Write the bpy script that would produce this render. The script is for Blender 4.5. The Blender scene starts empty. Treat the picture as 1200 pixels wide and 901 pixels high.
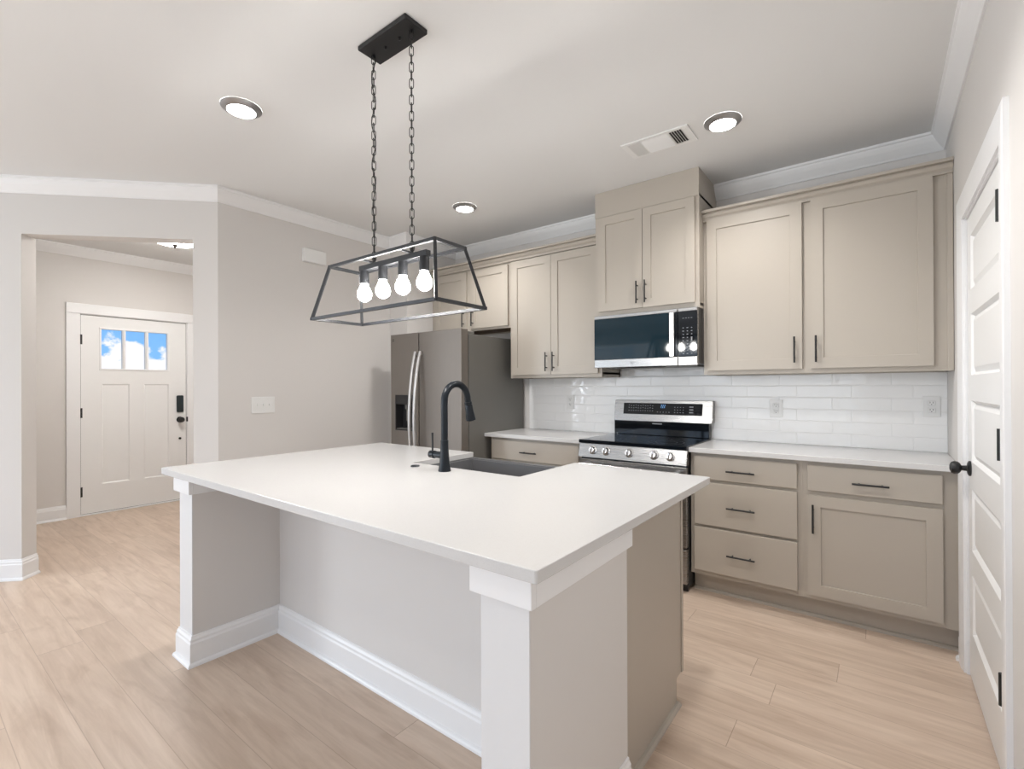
import bpy, bmesh, math, random
from mathutils import Vector, Matrix
PI = math.pi
random.seed(4)
S = bpy.context.scene
COL = S.collection

# ------------------------------------------------------------------ camera
cam_d = bpy.data.cameras.new('camera')
cam = bpy.data.objects.new('camera', cam_d); COL.objects.link(cam)
F, CX, CY, HC = 565.4, 600.51, 452.0, 1.2973
YAW, ROLL, PITCH = math.radians(37.23), math.radians(.2418), math.radians(.1372)
cam_d.sensor_fit = 'HORIZONTAL'; cam_d.sensor_width = 36; cam_d.lens = F/1200*36
cam_d.shift_x = (600-CX)/1200; cam_d.shift_y = (CY-450.5)/1200
cam_d.clip_start = .05; cam_d.clip_end = 200
cam.matrix_world = (Matrix.Translation((0, 0, HC)) @ Matrix.Rotation(YAW, 4, 'Z')
                    @ Matrix.Rotation(PI/2+PITCH, 4, 'X') @ Matrix.Rotation(-ROLL, 4, 'Z'))
S.camera = cam
S.view_settings.view_transform = 'Standard'; S.view_settings.look = 'None'
S.view_settings.gamma = 1; S.view_settings.use_curve_mapping = False
S.view_settings.exposure = 0.25

# ------------------------------------------------------------------ sky
wd = bpy.data.worlds.new('sky'); S.world = wd; wd.use_nodes = True
nt = wd.node_tree; nt.nodes.clear()
def nn(t, kind, **kw):
    n = t.nodes.new(kind)
    for k, v in kw.items(): setattr(n, k, v)
    return n
out = nn(nt, 'ShaderNodeOutputWorld'); bg = nn(nt, 'ShaderNodeBackground')
tc = nn(nt, 'ShaderNodeTexCoord'); sep = nn(nt, 'ShaderNodeSeparateXYZ')
nt.links.new(tc.outputs['Generated'], sep.inputs[0])
sk = nn(nt, 'ShaderNodeValToRGB')
sk.color_ramp.elements[0].position = 0.0; sk.color_ramp.elements[0].color = (.22, .50, .95, 1)
sk.color_ramp.elements[1].position = .35; sk.color_ramp.elements[1].color = (.15, .40, .90, 1)
nt.links.new(sep.outputs['Z'], sk.inputs[0])
mp = nn(nt, 'ShaderNodeMapping'); mp.inputs['Scale'].default_value = (1, 1, 1.25); mp.inputs['Location'].default_value = (2.1, .62, .2)
nt.links.new(tc.outputs['Generated'], mp.inputs[0])
cn = nn(nt, 'ShaderNodeTexNoise'); cn.inputs['Scale'].default_value = 17; cn.inputs['Detail'].default_value = 6; cn.inputs['Roughness'].default_value = .55
nt.links.new(mp.outputs[0], cn.inputs['Vector'])
lift = nn(nt, 'ShaderNodeMath', operation='MULTIPLY_ADD'); lift.inputs[1].default_value = -5.5; lift.inputs[2].default_value = .41
nt.links.new(sep.outputs['Z'], lift.inputs[0])
ad = nn(nt, 'ShaderNodeMath', operation='ADD'); nt.links.new(cn.outputs[0], ad.inputs[0]); nt.links.new(lift.outputs[0], ad.inputs[1])
cr = nn(nt, 'ShaderNodeValToRGB'); cr.color_ramp.elements[0].position = .52; cr.color_ramp.elements[1].position = .57
nt.links.new(ad.outputs[0], cr.inputs[0])
mx = nn(nt, 'ShaderNodeMixRGB'); mx.inputs[2].default_value = (.88, .88, .95, 1)
nt.links.new(cr.outputs[0], mx.inputs[0]); nt.links.new(sk.outputs[0], mx.inputs[1])
gr = nn(nt, 'ShaderNodeValToRGB'); gr.color_ramp.elements[0].position = .497; gr.color_ramp.elements[1].position = .503
hz = nn(nt, 'ShaderNodeMath', operation='MULTIPLY_ADD'); hz.inputs[1].default_value = .5; hz.inputs[2].default_value = .5
nt.links.new(sep.outputs['Z'], hz.inputs[0]); nt.links.new(hz.outputs[0], gr.inputs[0])
m2 = nn(nt, 'ShaderNodeMixRGB'); m2.inputs[1].default_value = (.18, .19, .15, 1)
nt.links.new(gr.outputs[0], m2.inputs[0]); nt.links.new(mx.outputs[0], m2.inputs[2])
nt.links.new(m2.outputs[0], bg.inputs[0]); bg.inputs[1].default_value = 1.0
nt.links.new(bg.outputs[0], out.inputs[0])

# ------------------------------------------------------------------ daylight through the windows behind the camera, ceiling lamps out of view, added aisle fill
def area(name, loc, rot, sx, sy, power, col):
    l = bpy.data.lights.new(name, 'AREA'); l.shape = 'RECTANGLE'; l.size = sx; l.size_y = sy; l.energy = power; l.color = col
    o = bpy.data.objects.new(name, l); o.location = loc; o.rotation_euler = rot; COL.objects.link(o); return o
DAY = (.82, .91, 1.0)
area('window_daylight', (-2.0, -4.45, 1.35), (PI/2, 0, 0), 3.4, 1.9, 38, DAY)
area('window_daylight', (-5.0, -4.45, 1.35), (PI/2, 0, 0), 1.7, 1.9, 18, DAY)
area('window_daylight', (-6.40, -2.9, 1.35), (PI/2, 0, -PI/2), 1.7, 1.9, 105, DAY)  # unseen side window: lamp only, the wall behind it is closed
CAN_W, CAN_COL = 52, (1.0, .975, .95)
def can_or_fill_spot(x, y, z=2.69, w=None):
    l = bpy.data.lights.new('recessed_or_fill_lamp', 'SPOT'); l.energy = w or CAN_W; l.spot_size = math.radians(140); l.spot_blend = .8
    l.shadow_soft_size = .07; l.color = CAN_COL
    o = bpy.data.objects.new('recessed_or_fill_lamp', l); o.location = (x, y, z); COL.objects.link(o); return o
for x, y, w in ((-2.6, -.58, 14), (-.66, -.58, 10), (-.50, 1.75, 48), (-2.6, -2.4, 15), (-.66, -2.4, 22)): can_or_fill_spot(x, y, w=w)  # the aisle spot is added fill, set off the can grid

# ------------------------------------------------------------------ helpers
def thing(name, label, cat, loc=(0, 0, 0), group=None, kind=None):
    o = bpy.data.objects.new(name, None); o.empty_display_size = .1; COL.objects.link(o); o.location = loc
    if label: o['label'] = label; o['category'] = cat
    if group: o['group'] = group
    if kind: o['kind'] = kind
    return o
def worldloc(o):
    v = Vector((0, 0, 0))
    while o: v += o.location; o = o.parent
    return v
def obj(name, bm, mat, parent=None, smooth=False, label=None):
    bmesh.ops.recalc_face_normals(bm, faces=bm.faces)
    if parent:
        w = worldloc(parent)
        for v in bm.verts: v.co -= w
    me = bpy.data.meshes.new(name); bm.to_mesh(me); bm.free()
    for m in (mat if isinstance(mat, (list, tuple)) else [mat]): me.materials.append(m)
    o = bpy.data.objects.new(name, me); COL.objects.link(o)
    if parent: o.parent = parent
    if smooth:
        for p in me.polygons: p.use_smooth = True
        try: me.set_sharp_from_angle(angle=math.radians(35))
        except Exception: pass
    if label: o['label'] = label
    return o
def tag(o, label, cat, group=None):
    o['label'] = label; o['category'] = cat
    if group: o['group'] = group
    return o
def struct(o, label=None, cat=None):
    o['kind'] = 'structure'
    if label: o['label'] = label; o['category'] = cat
    return o
def NB(): return bmesh.new()
def join(bm, src):
    me = bpy.data.meshes.new('tmp'); src.to_mesh(me); src.free(); bm.from_mesh(me); bpy.data.meshes.remove(me)
def box(bm, x0, x1, y0, y1, z0, z1, bev=0, seg=2, mi=0):
    b = NB(); bmesh.ops.create_cube(b, size=1)
    for v in b.verts:
        v.co = ((x0+x1)/2+v.co.x*abs(x1-x0), (y0+y1)/2+v.co.y*abs(y1-y0), (z0+z1)/2+v.co.z*abs(z1-z0))
    if bev: bmesh.ops.bevel(b, geom=b.edges[:], offset=bev, segments=seg, affect='EDGES', profile=.5)
    for f in b.faces: f.material_index = mi
    join(bm, b); return bm
def prism(bm, pts, z0, z1, bev=0, seg=2, vbev=0, mi=0):
    b = NB(); vs = [b.verts.new((x, y, z0)) for x, y in pts]
    f = b.faces.new(vs); r = bmesh.ops.extrude_face_region(b, geom=[f])
    for e in r['geom']:
        if isinstance(e, bmesh.types.BMVert): e.co.z = z1
    bmesh.ops.recalc_face_normals(b, faces=b.faces)
    if vbev: bmesh.ops.bevel(b, geom=[e for e in b.edges if abs(e.verts[0].co.z-e.verts[1].co.z) > 1e-5], offset=vbev, segments=4, affect='EDGES', profile=.5)
    if bev:
        bmesh.ops.bevel(b, geom=[e for e in b.edges if abs(e.verts[0].co.z-e.verts[1].co.z) < 1e-5 and len(e.link_faces) == 2 and e.calc_face_angle() > .5], offset=bev, segments=seg, affect='EDGES', profile=.5)
    for f in b.faces: f.material_index = mi
    join(bm, b); return bm
def cyl(bm, p0, p1, r0, r1=None, n=20, caps=True, mi=0):
    r1 = r0 if r1 is None else r1
    p0, p1 = Vector(p0), Vector(p1); d = p1-p0
    b = NB(); bmesh.ops.create_cone(b, cap_ends=caps, segments=n, radius1=r0, radius2=r1, depth=d.length)
    m = Matrix.Translation((p0+p1)/2) @ Vector((0, 0, 1)).rotation_difference(d.normalized()).to_matrix().to_4x4()
    bmesh.ops.transform(b, matrix=m, verts=b.verts)
    for f in b.faces: f.material_index = mi
    join(bm, b); return bm
def lathe(bm, c, axis, prof, n=28, mi=0):
    """prof: list of (distance along axis, radius)"""
    a = Vector(axis).normalized(); q = Vector((0, 0, 1)).rotation_difference(a); c = Vector(c)
    rings = []
    for h, r in prof:
        if r < 1e-6: rings.append([bm.verts.new(c+q @ Vector((0, 0, h)))])
        else: rings.append([bm.verts.new(c+q @ Vector((r*math.cos(2*PI*i/n), r*math.sin(2*PI*i/n), h))) for i in range(n)])
    for A, B in zip(rings, rings[1:]):
        for i in range(n):
            j = (i+1) % n
            if len(A) == 1 and len(B) == 1: continue
            if len(A) == 1: f = bm.faces.new((A[0], B[i], B[j]))
            elif len(B) == 1: f = bm.faces.new((A[i], A[j], B[0]))
            else: f = bm.faces.new((A[i], A[j], B[j], B[i]))
            f.material_index = mi
    return bm
def tube(bm, pts, rad, n=12, closed=False, sx=1.0, up=None):
    """sweep a circle (or ellipse, sx = width factor along the side axis) along pts"""
    pts = [Vector(p) for p in pts]; N = len(pts); rings = []
    R = rad if isinstance(rad, (list, tuple)) else [rad]*N
    prev = None
    for i, p in enumerate(pts):
        if closed: t = pts[(i+1) % N]-pts[i-1]
        else: t = pts[min(i+1, N-1)]-pts[max(i-1, 0)]
        t.normalize()
        u = Vector(up) if up else (prev if prev else (Vector((0, 0, 1)) if abs(t.z) < .9 else Vector((1, 0, 0))))
        u = (u-t*u.dot(t)).normalized(); prev = u; w = t.cross(u)
        rings.append([bm.verts.new(p+u*math.cos(2*PI*k/n)*R[i]+w*math.sin(2*PI*k/n)*R[i]*sx) for k in range(n)])
    for i in range(N if closed else N-1):
        A, B = rings[i], rings[(i+1) % N]
        for k in range(n): bm.faces.new((A[k], A[(k+1) % n], B[(k+1) % n], B[k]))
    if not closed: bm.faces.new(rings[0][::-1]); bm.faces.new(rings[-1])
    return bm
def sweep(bm, path, prof, closed=False):
    """path: xy points; prof: closed list of (offset to the left of travel, z). Mitred corners."""
    P = [Vector((x, y)) for x, y in path]; N = len(P); rings = []
    for i in range(N):
        ds = []
        if i > 0 or closed: ds.append((P[i]-P[i-1]).normalized())
        if i < N-1 or closed: ds.append((P[(i+1) % N]-P[i]).normalized())
        ns = [Vector((-d.y, d.x)) for d in ds]
        if len(ns) == 2:
            m = (ns[0]+ns[1]).normalized(); m = m/max(.2, m.dot(ns[0]))
        else: m = ns[0]
        rings.append([bm.verts.new((P[i].x+m.x*o, P[i].y+m.y*o, z)) for o, z in prof])
    M = len(prof)
    for i in range(N if closed else N-1):
        A, B = rings[i], rings[(i+1) % N]
        for k in range(M): bm.faces.new((A[k], A[(k+1) % M], B[(k+1) % M], B[k]))
    if not closed: bm.faces.new(rings[0]); bm.faces.new(rings[-1][::-1])
    return bm
def panelled(bm, u0, u1, z0, z1, cells, thick, xf):
    """slab with recessed panels. cells: (u0,u1,z0,z1,slope,depth[,raise]) ; depth None = opening right through. xf(u,d,z)->xyz, d grows into the slab"""
    us = sorted({u0, u1, *[c[0] for c in cells], *[c[1] for c in cells]}); zs = sorted({z0, z1, *[c[2] for c in cells], *[c[3] for c in cells]})
    V = {}
    def v(u, d, z):
        k = (round(u, 5), round(d, 5), round(z, 5))
        if k not in V: V[k] = bm.verts.new(xf(u, d, z))
        return V[k]
    def quad(*q):
        try: bm.faces.new([v(*a) for a in q])
        except ValueError: pass
    inside = lambda u, z, thr: any(c[0] < u < c[1] and c[2] < z < c[3] and (not thr or c[5] is None) for c in cells)
    for a, b in zip(us, us[1:]):
        for c, d in zip(zs, zs[1:]):
            m = ((a+b)/2, (c+d)/2)
            if not inside(*m, False): quad((a, 0, c), (b, 0, c), (b, 0, d), (a, 0, d))
            if not inside(*m, True): quad((a, thick, c), (b, thick, c), (b, thick, d), (a, thick, d))
    for a, b in zip(us, us[1:]):
        for z in (z0, z1): quad((a, 0, z), (b, 0, z), (b, thick, z), (a, thick, z))
    for c, d in zip(zs, zs[1:]):
        for u in (u0, u1): quad((u, 0, c), (u, 0, d), (u, thick, d), (u, thick, c))
    def ring(A, da, B, db):
        for (p, q) in ((0, 1), (1, 2), (2, 3), (3, 0)):
            ca = [(A[0], A[2]), (A[1], A[2]), (A[1], A[3]), (A[0], A[3])]; cb = [(B[0], B[2]), (B[1], B[2]), (B[1], B[3]), (B[0], B[3])]
            quad((ca[p][0], da, ca[p][1]), (ca[q][0], da, ca[q][1]), (cb[q][0], db, cb[q][1]), (cb[p][0], db, cb[p][1]))
    for c in cells:
        R = c[:4]; sl, dp = c[4], c[5]
        if dp is None: ring(R, 0, R, thick); continue
        B = (R[0]+sl, R[1]-sl, R[2]+sl, R[3]-sl); ring(R, 0, B, dp)
        if len(c) > 6:
            f = c[6]; C = (B[0]+f, B[1]-f, B[2]+f, B[3]-f); ring(B, dp, C, dp*.35); B, dp = C, dp*.35
        quad((B[0], dp, B[2]), (B[1], dp, B[2]), (B[1], dp, B[3]), (B[0], dp, B[3]))
    return bm

# ------------------------------------------------------------------ materials
def mat(name, col, rough=.5, metal=0, spec=.5, emit=None, estr=0, coat=0, aniso=0):
    m = bpy.data.materials.new(name); m.use_nodes = True
    b = m.node_tree.nodes['Principled BSDF']
    b.inputs['Base Color'].default_value = (*col, 1); b.inputs['Roughness'].default_value = rough
    b.inputs['Metallic'].default_value = metal; b.inputs['Specular IOR Level'].default_value = spec
    b.inputs['Coat Weight'].default_value = coat
    if emit: b.inputs['Emission Color'].default_value = (*emit, 1); b.inputs['Emission Strength'].default_value = estr
    return m
def bump_noise(m, scale, strength, dist=.002, stretch=(1, 1, 1), detail=3):
    t = m.node_tree; b = t.nodes['Principled BSDF']
    tcn = nn(t, 'ShaderNodeTexCoord'); mpn = nn(t, 'ShaderNodeMapping'); mpn.inputs['Scale'].default_value = stretch
    ns = nn(t, 'ShaderNodeTexNoise'); ns.inputs['Scale'].default_value = scale; ns.inputs['Detail'].default_value = detail
    bp = nn(t, 'ShaderNodeBump'); bp.inputs['Strength'].default_value = strength; bp.inputs['Distance'].default_value = dist
    t.links.new(tcn.outputs['Object'], mpn.inputs[0]); t.links.new(mpn.outputs[0], ns.inputs['Vector'])
    t.links.new(ns.outputs[0], bp.inputs['Height']); t.links.new(bp.outputs[0], b.inputs['Normal'])
    return ns
M = {}
M['wall'] = mat('wall_paint', (.715, .69, .668), .75, spec=.25); bump_noise(M['wall'], 160, .12, .001)
M['ceiling'] = mat('ceiling_paint', (.80, .80, .795), .85, spec=.2); bump_noise(M['ceiling'], 120, .15, .001)
M['trim'] = mat('white_trim_paint', (.87, .87, .875), .35)
M['post'] = mat('white_post_paint', (.75, .75, .755), .4)
M['door'] = mat('white_door_paint', (.87, .87, .865), .38)
M['cab'] = mat('greige_cabinet_paint', (.46, .415, .358), .36)
M['cabin'] = mat('cabinet_raw_wood', (.30, .19, .12), .6)
M['black'] = mat('matte_black_metal', (.012, .012, .013), .42, spec=.45)
M['faucet'] = mat('graphite_black_metal', (.007, .010, .014), .28, spec=.28)
M['lantern'] = mat('dark_grey_metal', (.020, .021, .024), .42, metal=.2, spec=.6)
M['sink'] = mat('grey_granite_composite', (.12, .12, .125), .42); bump_noise(M['sink'], 900, .2, .0005)
M['plastic'] = mat('white_plastic', (.82, .82, .81), .35)
M['slot'] = mat('dark_slot', (.02, .02, .02), .6)
M['blackglass'] = mat('black_glass', (.004, .006, .009), .05, spec=.35)
M['reflectglass'] = mat('reflection_tinted_glass', (.004, .018, .028), .05, spec=.22)  # blue of the reflected room is put into the base colour
M['blackpl'] = mat('black_plastic', (.02, .02, .022), .35)
M['case'] = mat('grey_painted_steel', (.165, .16, .148), .45)
M['print'] = mat('grey_print', (.35, .36, .38), .6)
M['blueled'] = mat('blue_display_digit', (.1, .3, .6), .4, emit=(.25, .55, 1), estr=.7)
M['bulb'] = mat('lit_bulb_glass', (1, 1, 1), .3, emit=(1, .97, .93), estr=125)
M['lens'] = mat('lit_lamp_lens', (1, 1, 1), .3, emit=(1, .97, .93), estr=22)
M['dome'] = mat('lit_frosted_glass', (1, 1, 1), .3, emit=(1, .97, .93), estr=38)
M['nickel'] = mat('brushed_nickel', (.42, .42, .43), .35, metal=1)
M['bronze'] = mat('dark_bronze', (.06, .05, .045), .4, metal=.6)
M['stone'] = mat('porch_concrete', (.4, .39, .37), .8); bump_noise(M['stone'], 60, .3)
def steel(name, col, rough, stretch):
    m = mat(name, col, rough, metal=1); t = m.node_tree; b = t.nodes['Principled BSDF']
    ns = bump_noise(m, 1, .03, .0005, stretch, 2)
    mr = nn(t, 'ShaderNodeMapRange'); mr.inputs[3].default_value = rough-.05; mr.inputs[4].default_value = rough+.07
    t.links.new(ns.outputs[0], mr.inputs[0]); t.links.new(mr.outputs[0], b.inputs['Roughness']); return m
M['steel'] = steel('stainless_steel', (.33, .328, .326), .27, (4, 4, 500))
M['fridge'] = steel('brushed_stainless_steel', (.30, .275, .252), .58, (500, 500, 4))
M['chrome'] = mat('polished_handle_metal', (.72, .72, .73), .22, metal=1)
M['satin'] = mat('satin_handle_metal', (.60, .60, .60), .42, metal=1)

def node_math(t, op, a, b=None, c=None):
    n = nn(t, 'ShaderNodeMath', operation=op)
    for i, x in enumerate((a, b, c)):
        if x is None: continue
        if isinstance(x, (int, float)): n.inputs[i].default_value = x
        else: t.links.new(x, n.inputs[i])
    return n.outputs[0]
# oak planks, running along the cabinet wall
def floor_mat():
    m = mat('oak_plank_floor', (.5, .37, .26), .42, spec=.4); t = m.node_tree; b = t.nodes['Principled BSDF']
    c = nn(t, 'ShaderNodeTexCoord'); s = nn(t, 'ShaderNodeSeparateXYZ'); t.links.new(c.outputs['Object'], s.inputs[0])
    H, L = .1725, 1.85
    y = node_math(t, 'DIVIDE', node_math(t, 'ADD', s.outputs[1], -2.365), H); row = node_math(t, 'FLOOR', y); fy = node_math(t, 'FRACT', y)
    w = nn(t, 'ShaderNodeTexWhiteNoise', noise_dimensions='1D'); t.links.new(row, w.inputs['W'])
    x = node_math(t, 'ADD', node_math(t, 'DIVIDE', s.outputs[0], L), node_math(t, 'MULTIPLY', w.outputs['Value'], 7.3)); ix = node_math(t, 'FLOOR', x); fx = node_math(t, 'FRACT', x)
    cb = nn(t, 'ShaderNodeCombineXYZ'); t.links.new(ix, cb.inputs[0]); t.links.new(row, cb.inputs[1])
    w2 = nn(t, 'ShaderNodeTexWhiteNoise', noise_dimensions='2D'); t.links.new(cb.outputs[0], w2.inputs['Vector']); rid = w2.outputs['Value']
    # grain: long soft streaks, shifted per plank
    g = nn(t, 'ShaderNodeCombineXYZ')
    t.links.new(node_math(t, 'MULTIPLY', s.outputs[0], 1.6), g.inputs[0]); t.links.new(node_math(t, 'MULTIPLY', s.outputs[1], 20), g.inputs[1]); t.links.new(node_math(t, 'MULTIPLY', rid, 37), g.inputs[2])
    n1 = nn(t, 'ShaderNodeTexNoise'); n1.inputs['Scale'].default_value = 1.3; n1.inputs['Detail'].default_value = 6; n1.inputs['Roughness'].default_value = .62; n1.inputs['Distortion'].default_value = .6
    t.links.new(g.outputs[0], n1.inputs['Vector'])
    g2 = nn(t, 'ShaderNodeCombineXYZ')
    t.links.new(node_math(t, 'MULTIPLY', s.outputs[0], 1.4), g2.inputs[0]); t.links.new(node_math(t, 'MULTIPLY', s.outputs[1], 6), g2.inputs[1]); t.links.new(node_math(t, 'MULTIPLY', rid, 91), g2.inputs[2])
    n2 = nn(t, 'ShaderNodeTexNoise'); n2.inputs['Scale'].default_value = 1.6; n2.inputs['Detail'].default_value = 4; n2.inputs['Distortion'].default_value = 1.2
    t.links.new(g2.outputs[0], n2.inputs['Vector'])
    r1 = nn(t, 'ShaderNodeValToRGB'); e = r1.color_ramp.elements
    e[0].position = .30; e[0].color = (.55, .425, .33, 1); e[1].position = .70; e[1].color = (.69, .56, .455, 1)
    t.links.new(n1.outputs[0], r1.inputs[0])
    r2 = nn(t, 'ShaderNodeValToRGB'); e = r2.color_ramp.elements
    e[0].position = .30; e[0].color = (.80, .76, .73, 1); e[1].position = .50; e[1].color = (1, 1, 1, 1)
    t.links.new(n2.outputs[0], r2.inputs[0])
    mu = nn(t, 'ShaderNodeMixRGB', blend_type='MULTIPLY'); mu.inputs[0].default_value = .65; t.links.new(r1.outputs[0], mu.inputs[1]); t.links.new(r2.outputs[0], mu.inputs[2])
    tint = nn(t, 'ShaderNodeValToRGB'); e = tint.color_ramp.elements
    e[0].color = (.92, .91, .90, 1); e[1].color = (1.03, 1.03, 1.03, 1); t.links.new(rid, tint.inputs[0])
    m3 = nn(t, 'ShaderNodeMixRGB', blend_type='MULTIPLY'); m3.inputs[0].default_value = 1; t.links.new(mu.outputs[0], m3.inputs[1]); t.links.new(tint.outputs[0], m3.inputs[2])
    gy = node_math(t, 'LESS_THAN', node_math(t, 'MINIMUM', fy, node_math(t, 'SUBTRACT', 1, fy)), .008)
    gx = node_math(t, 'LESS_THAN', node_math(t, 'MINIMUM', fx, node_math(t, 'SUBTRACT', 1, fx)), .0007)
    gap = node_math(t, 'MAXIMUM', node_math(t, 'MULTIPLY', gy, .55), gx)
    m4 = nn(t, 'ShaderNodeMixRGB'); m4.inputs[2].default_value = (.22, .145, .095, 1)
    t.links.new(node_math(t, 'MULTIPLY', gap, .6), m4.inputs[0]); t.links.new(m3.outputs[0], m4.inputs[1])
    t.links.new(m4.outputs[0], b.inputs['Base Color'])
    bp = nn(t, 'ShaderNodeBump'); bp.inputs['Strength'].default_value = .08; bp.inputs['Distance'].default_value = .002
    t.links.new(node_math(t, 'SUBTRACT', n1.outputs[0], gap), bp.inputs['Height']); t.links.new(bp.outputs[0], b.inputs['Normal'])
    return m
M['floor'] = floor_mat()
# glossy white 3x12 tile in a third-offset bond, wavy glaze
def tile_mat():
    m = mat('white_glazed_tile', (.80, .80, .795), .09, spec=.55); t = m.node_tree; b = t.nodes['Principled BSDF']
    c = nn(t, 'ShaderNodeTexCoord'); s = nn(t, 'ShaderNodeSeparateXYZ'); t.links.new(c.outputs['Object'], s.inputs[0])
    H, L = .0768, .2955
    z = node_math(t, 'DIVIDE', node_math(t, 'ADD', s.outputs[2], -.914), H); row = node_math(t, 'FLOOR', z); fz = node_math(t, 'FRACT', z)
    odd = node_math(t, 'MODULO', node_math(t, 'ADD', row, 100), 2)
    x = node_math(t, 'DIVIDE', node_math(t, 'ADD', node_math(t, 'ADD', s.outputs[0], -.16), node_math(t, 'MULTIPLY', odd, .1)), L)
    ix = node_math(t, 'FLOOR', x); fx = node_math(t, 'FRACT', x)
    dz = node_math(t, 'MULTIPLY', node_math(t, 'MINIMUM', fz, node_math(t, 'SUBTRACT', 1, fz)), H)
    dx = node_math(t, 'MULTIPLY', node_math(t, 'MINIMUM', fx, node_math(t, 'SUBTRACT', 1, fx)), L)
    d = node_math(t, 'MINIMUM', dz, dx)
    g = nn(t, 'ShaderNodeMapRange'); g.inputs[1].default_value = .0006; g.inputs[2].default_value = .0022; t.links.new(d, g.inputs[0])
    mxn = nn(t, 'ShaderNodeMixRGB'); mxn.inputs[1].default_value = (.84, .84, .835, 1); mxn.inputs[2].default_value = (.90, .90, .895, 1)
    t.links.new(g.outputs[0], mxn.inputs[0]); t.links.new(mxn.outputs[0], b.inputs['Base Color'])
    ro = nn(t, 'ShaderNodeMapRange'); ro.inputs[3].default_value = .6; ro.inputs[4].default_value = .09; t.links.new(g.outputs[0], ro.inputs[0]); t.links.new(ro.outputs[0], b.inputs['Roughness'])
    cb = nn(t, 'ShaderNodeCombineXYZ'); t.links.new(s.outputs[0], cb.inputs[0]); t.links.new(s.outputs[2], cb.inputs[2])
    t.links.new(node_math(t, 'ADD', node_math(t, 'MULTIPLY', ix, 3.7), node_math(t, 'MULTIPLY', row, 9.1)), cb.inputs[1])
    ns = nn(t, 'ShaderNodeTexNoise'); ns.inputs['Scale'].default_value = 13; ns.inputs['Detail'].default_value = 1; t.links.new(cb.outputs[0], ns.inputs['Vector'])
    ed = nn(t, 'ShaderNodeMapRange', interpolation_type='SMOOTHSTEP'); ed.inputs[1].default_value = 0; ed.inputs[2].default_value = .006; t.links.new(d, ed.inputs[0])
    hgt = node_math(t, 'ADD', node_math(t, 'MULTIPLY', ns.outputs[0], 2.2), ed.outputs[0])
    bp = nn(t, 'ShaderNodeBump'); bp.inputs['Strength'].default_value = .55; bp.inputs['Distance'].default_value = .0022
    t.links.new(hgt, bp.inputs['Height']); t.links.new(bp.outputs[0], b.inputs['Normal'])
    return m
M['tile'] = tile_mat()
def quartz_mat():
    m = mat('white_quartz', (.82, .805, .795), .22, spec=.5); t = m.node_tree; b = t.nodes['Principled BSDF']
    c = nn(t, 'ShaderNodeTexCoord'); ns = nn(t, 'ShaderNodeTexNoise'); ns.inputs['Scale'].default_value = 260; ns.inputs['Detail'].default_value = 2
    t.links.new(c.outputs['Object'], ns.inputs['Vector'])
    r = nn(t, 'ShaderNodeValToRGB'); r.color_ramp.elements[0].position = .3; r.color_ramp.elements[0].color = (.615, .605, .597, 1)
    r.color_ramp.elements[1].position = .5; r.color_ramp.elements[1].color = (.635, .628, .622, 1)
    t.links.new(ns.outputs[0], r.inputs[0]); t.links.new(r.outputs[0], b.inputs['Base Color']); return m
M['quartz'] = quartz_mat()
def pane_mat():
    m = bpy.data.materials.new('clear_window_glass'); m.use_nodes = True; t = m.node_tree; t.nodes.clear()
    o = nn(t, 'ShaderNodeOutputMaterial'); a = nn(t, 'ShaderNodeBsdfTransparent'); g = nn(t, 'ShaderNodeBsdfGlossy'); g.inputs['Roughness'].default_value = .02
    f = nn(t, 'ShaderNodeFresnel'); f.inputs[0].default_value = 1.35; x = nn(t, 'ShaderNodeMixShader')
    t.links.new(f.outputs[0], x.inputs[0]); t.links.new(a.outputs[0], x.inputs[1]); t.links.new(g.outputs[0], x.inputs[2]); t.links.new(x.outputs[0], o.inputs[0]); return m
M['pane'] = pane_mat()

# ------------------------------------------------------------------ room shell
XR, YB, ZC = .3085, 3.6676, 2.73
XL, XA, YA = -3.773, -3.53, 3.01          # wall beside the fridge, alcove jog
A = Vector((XL, 1.478)); DV = Vector((-.70711, -.70711)); NV = Vector((-.70711, .70711))
XF = -6.4515                               # front door wall
def dg(s, off=0): v = A+DV*s+NV*off; return (v.x, v.y)
SE = (A.x-XF)/.70711
YE = A.y-SE*.70711                         # where the diagonal meets the front door wall
YS = -4.5
M_s = lambda name, bm, m: struct(obj(name, bm, m))
b = NB(); box(b, XF-.15, XR+.15, YS-.15, YB+.15, -.12, 0); M_s('floor', b, M['floor'])
b = NB(); box(b, XF-.15, XR+.15, YS-.15, YB+.15, ZC, ZC+.12); M_s('ceiling', b, M['ceiling'])
b = NB(); box(b, XA, XR+.12, YB, YB+.12, 0, ZC); M_s('wall_back', b, M['wall'])
DY0, DY1, DZ = 2.107, 2.975, 2.05           # pantry door opening in the wall
b = NB(); box(b, XR, XR+.12, YS, DY0, 0, ZC); box(b, XR, XR+.12, DY1, YB, 0, ZC); box(b, XR, XR+.12, DY0, DY1, DZ, ZC); M_s('wall_right', b, M['wall'])
OS0, OS1, OZ = .1655, 1.2505, 2.358        # opening in the diagonal wall
k = .12*math.tan(math.radians(22.5))
b = NB()
prism(b, [(XL, A.y), (XL, YA), (XL-.12, YA), dg(-k, .12) if False else (XL-.12, A.y+.12*.41421)], 0, ZC)
M_s('wall_left', b, M['wall'])
b = NB()
prism(b, [(XL, A.y), (XL-.12, A.y+.12*.41421), dg(OS0, .12), dg(OS0)], 0, ZC)
prism(b, [dg(OS1), dg(OS1, .12), dg(SE-.12, .12), dg(SE)], 0, ZC)
prism(b, [dg(OS0), dg(OS0, .12), dg(OS1, .12), dg(OS1)], OZ, ZC)
M_s('wall_diagonal', b, M['wall'])
b = NB(); box(b, XL-.12, XA, YA, YB+.12, 0, ZC); M_s('wall_alcove', b, M['wall'])
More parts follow.
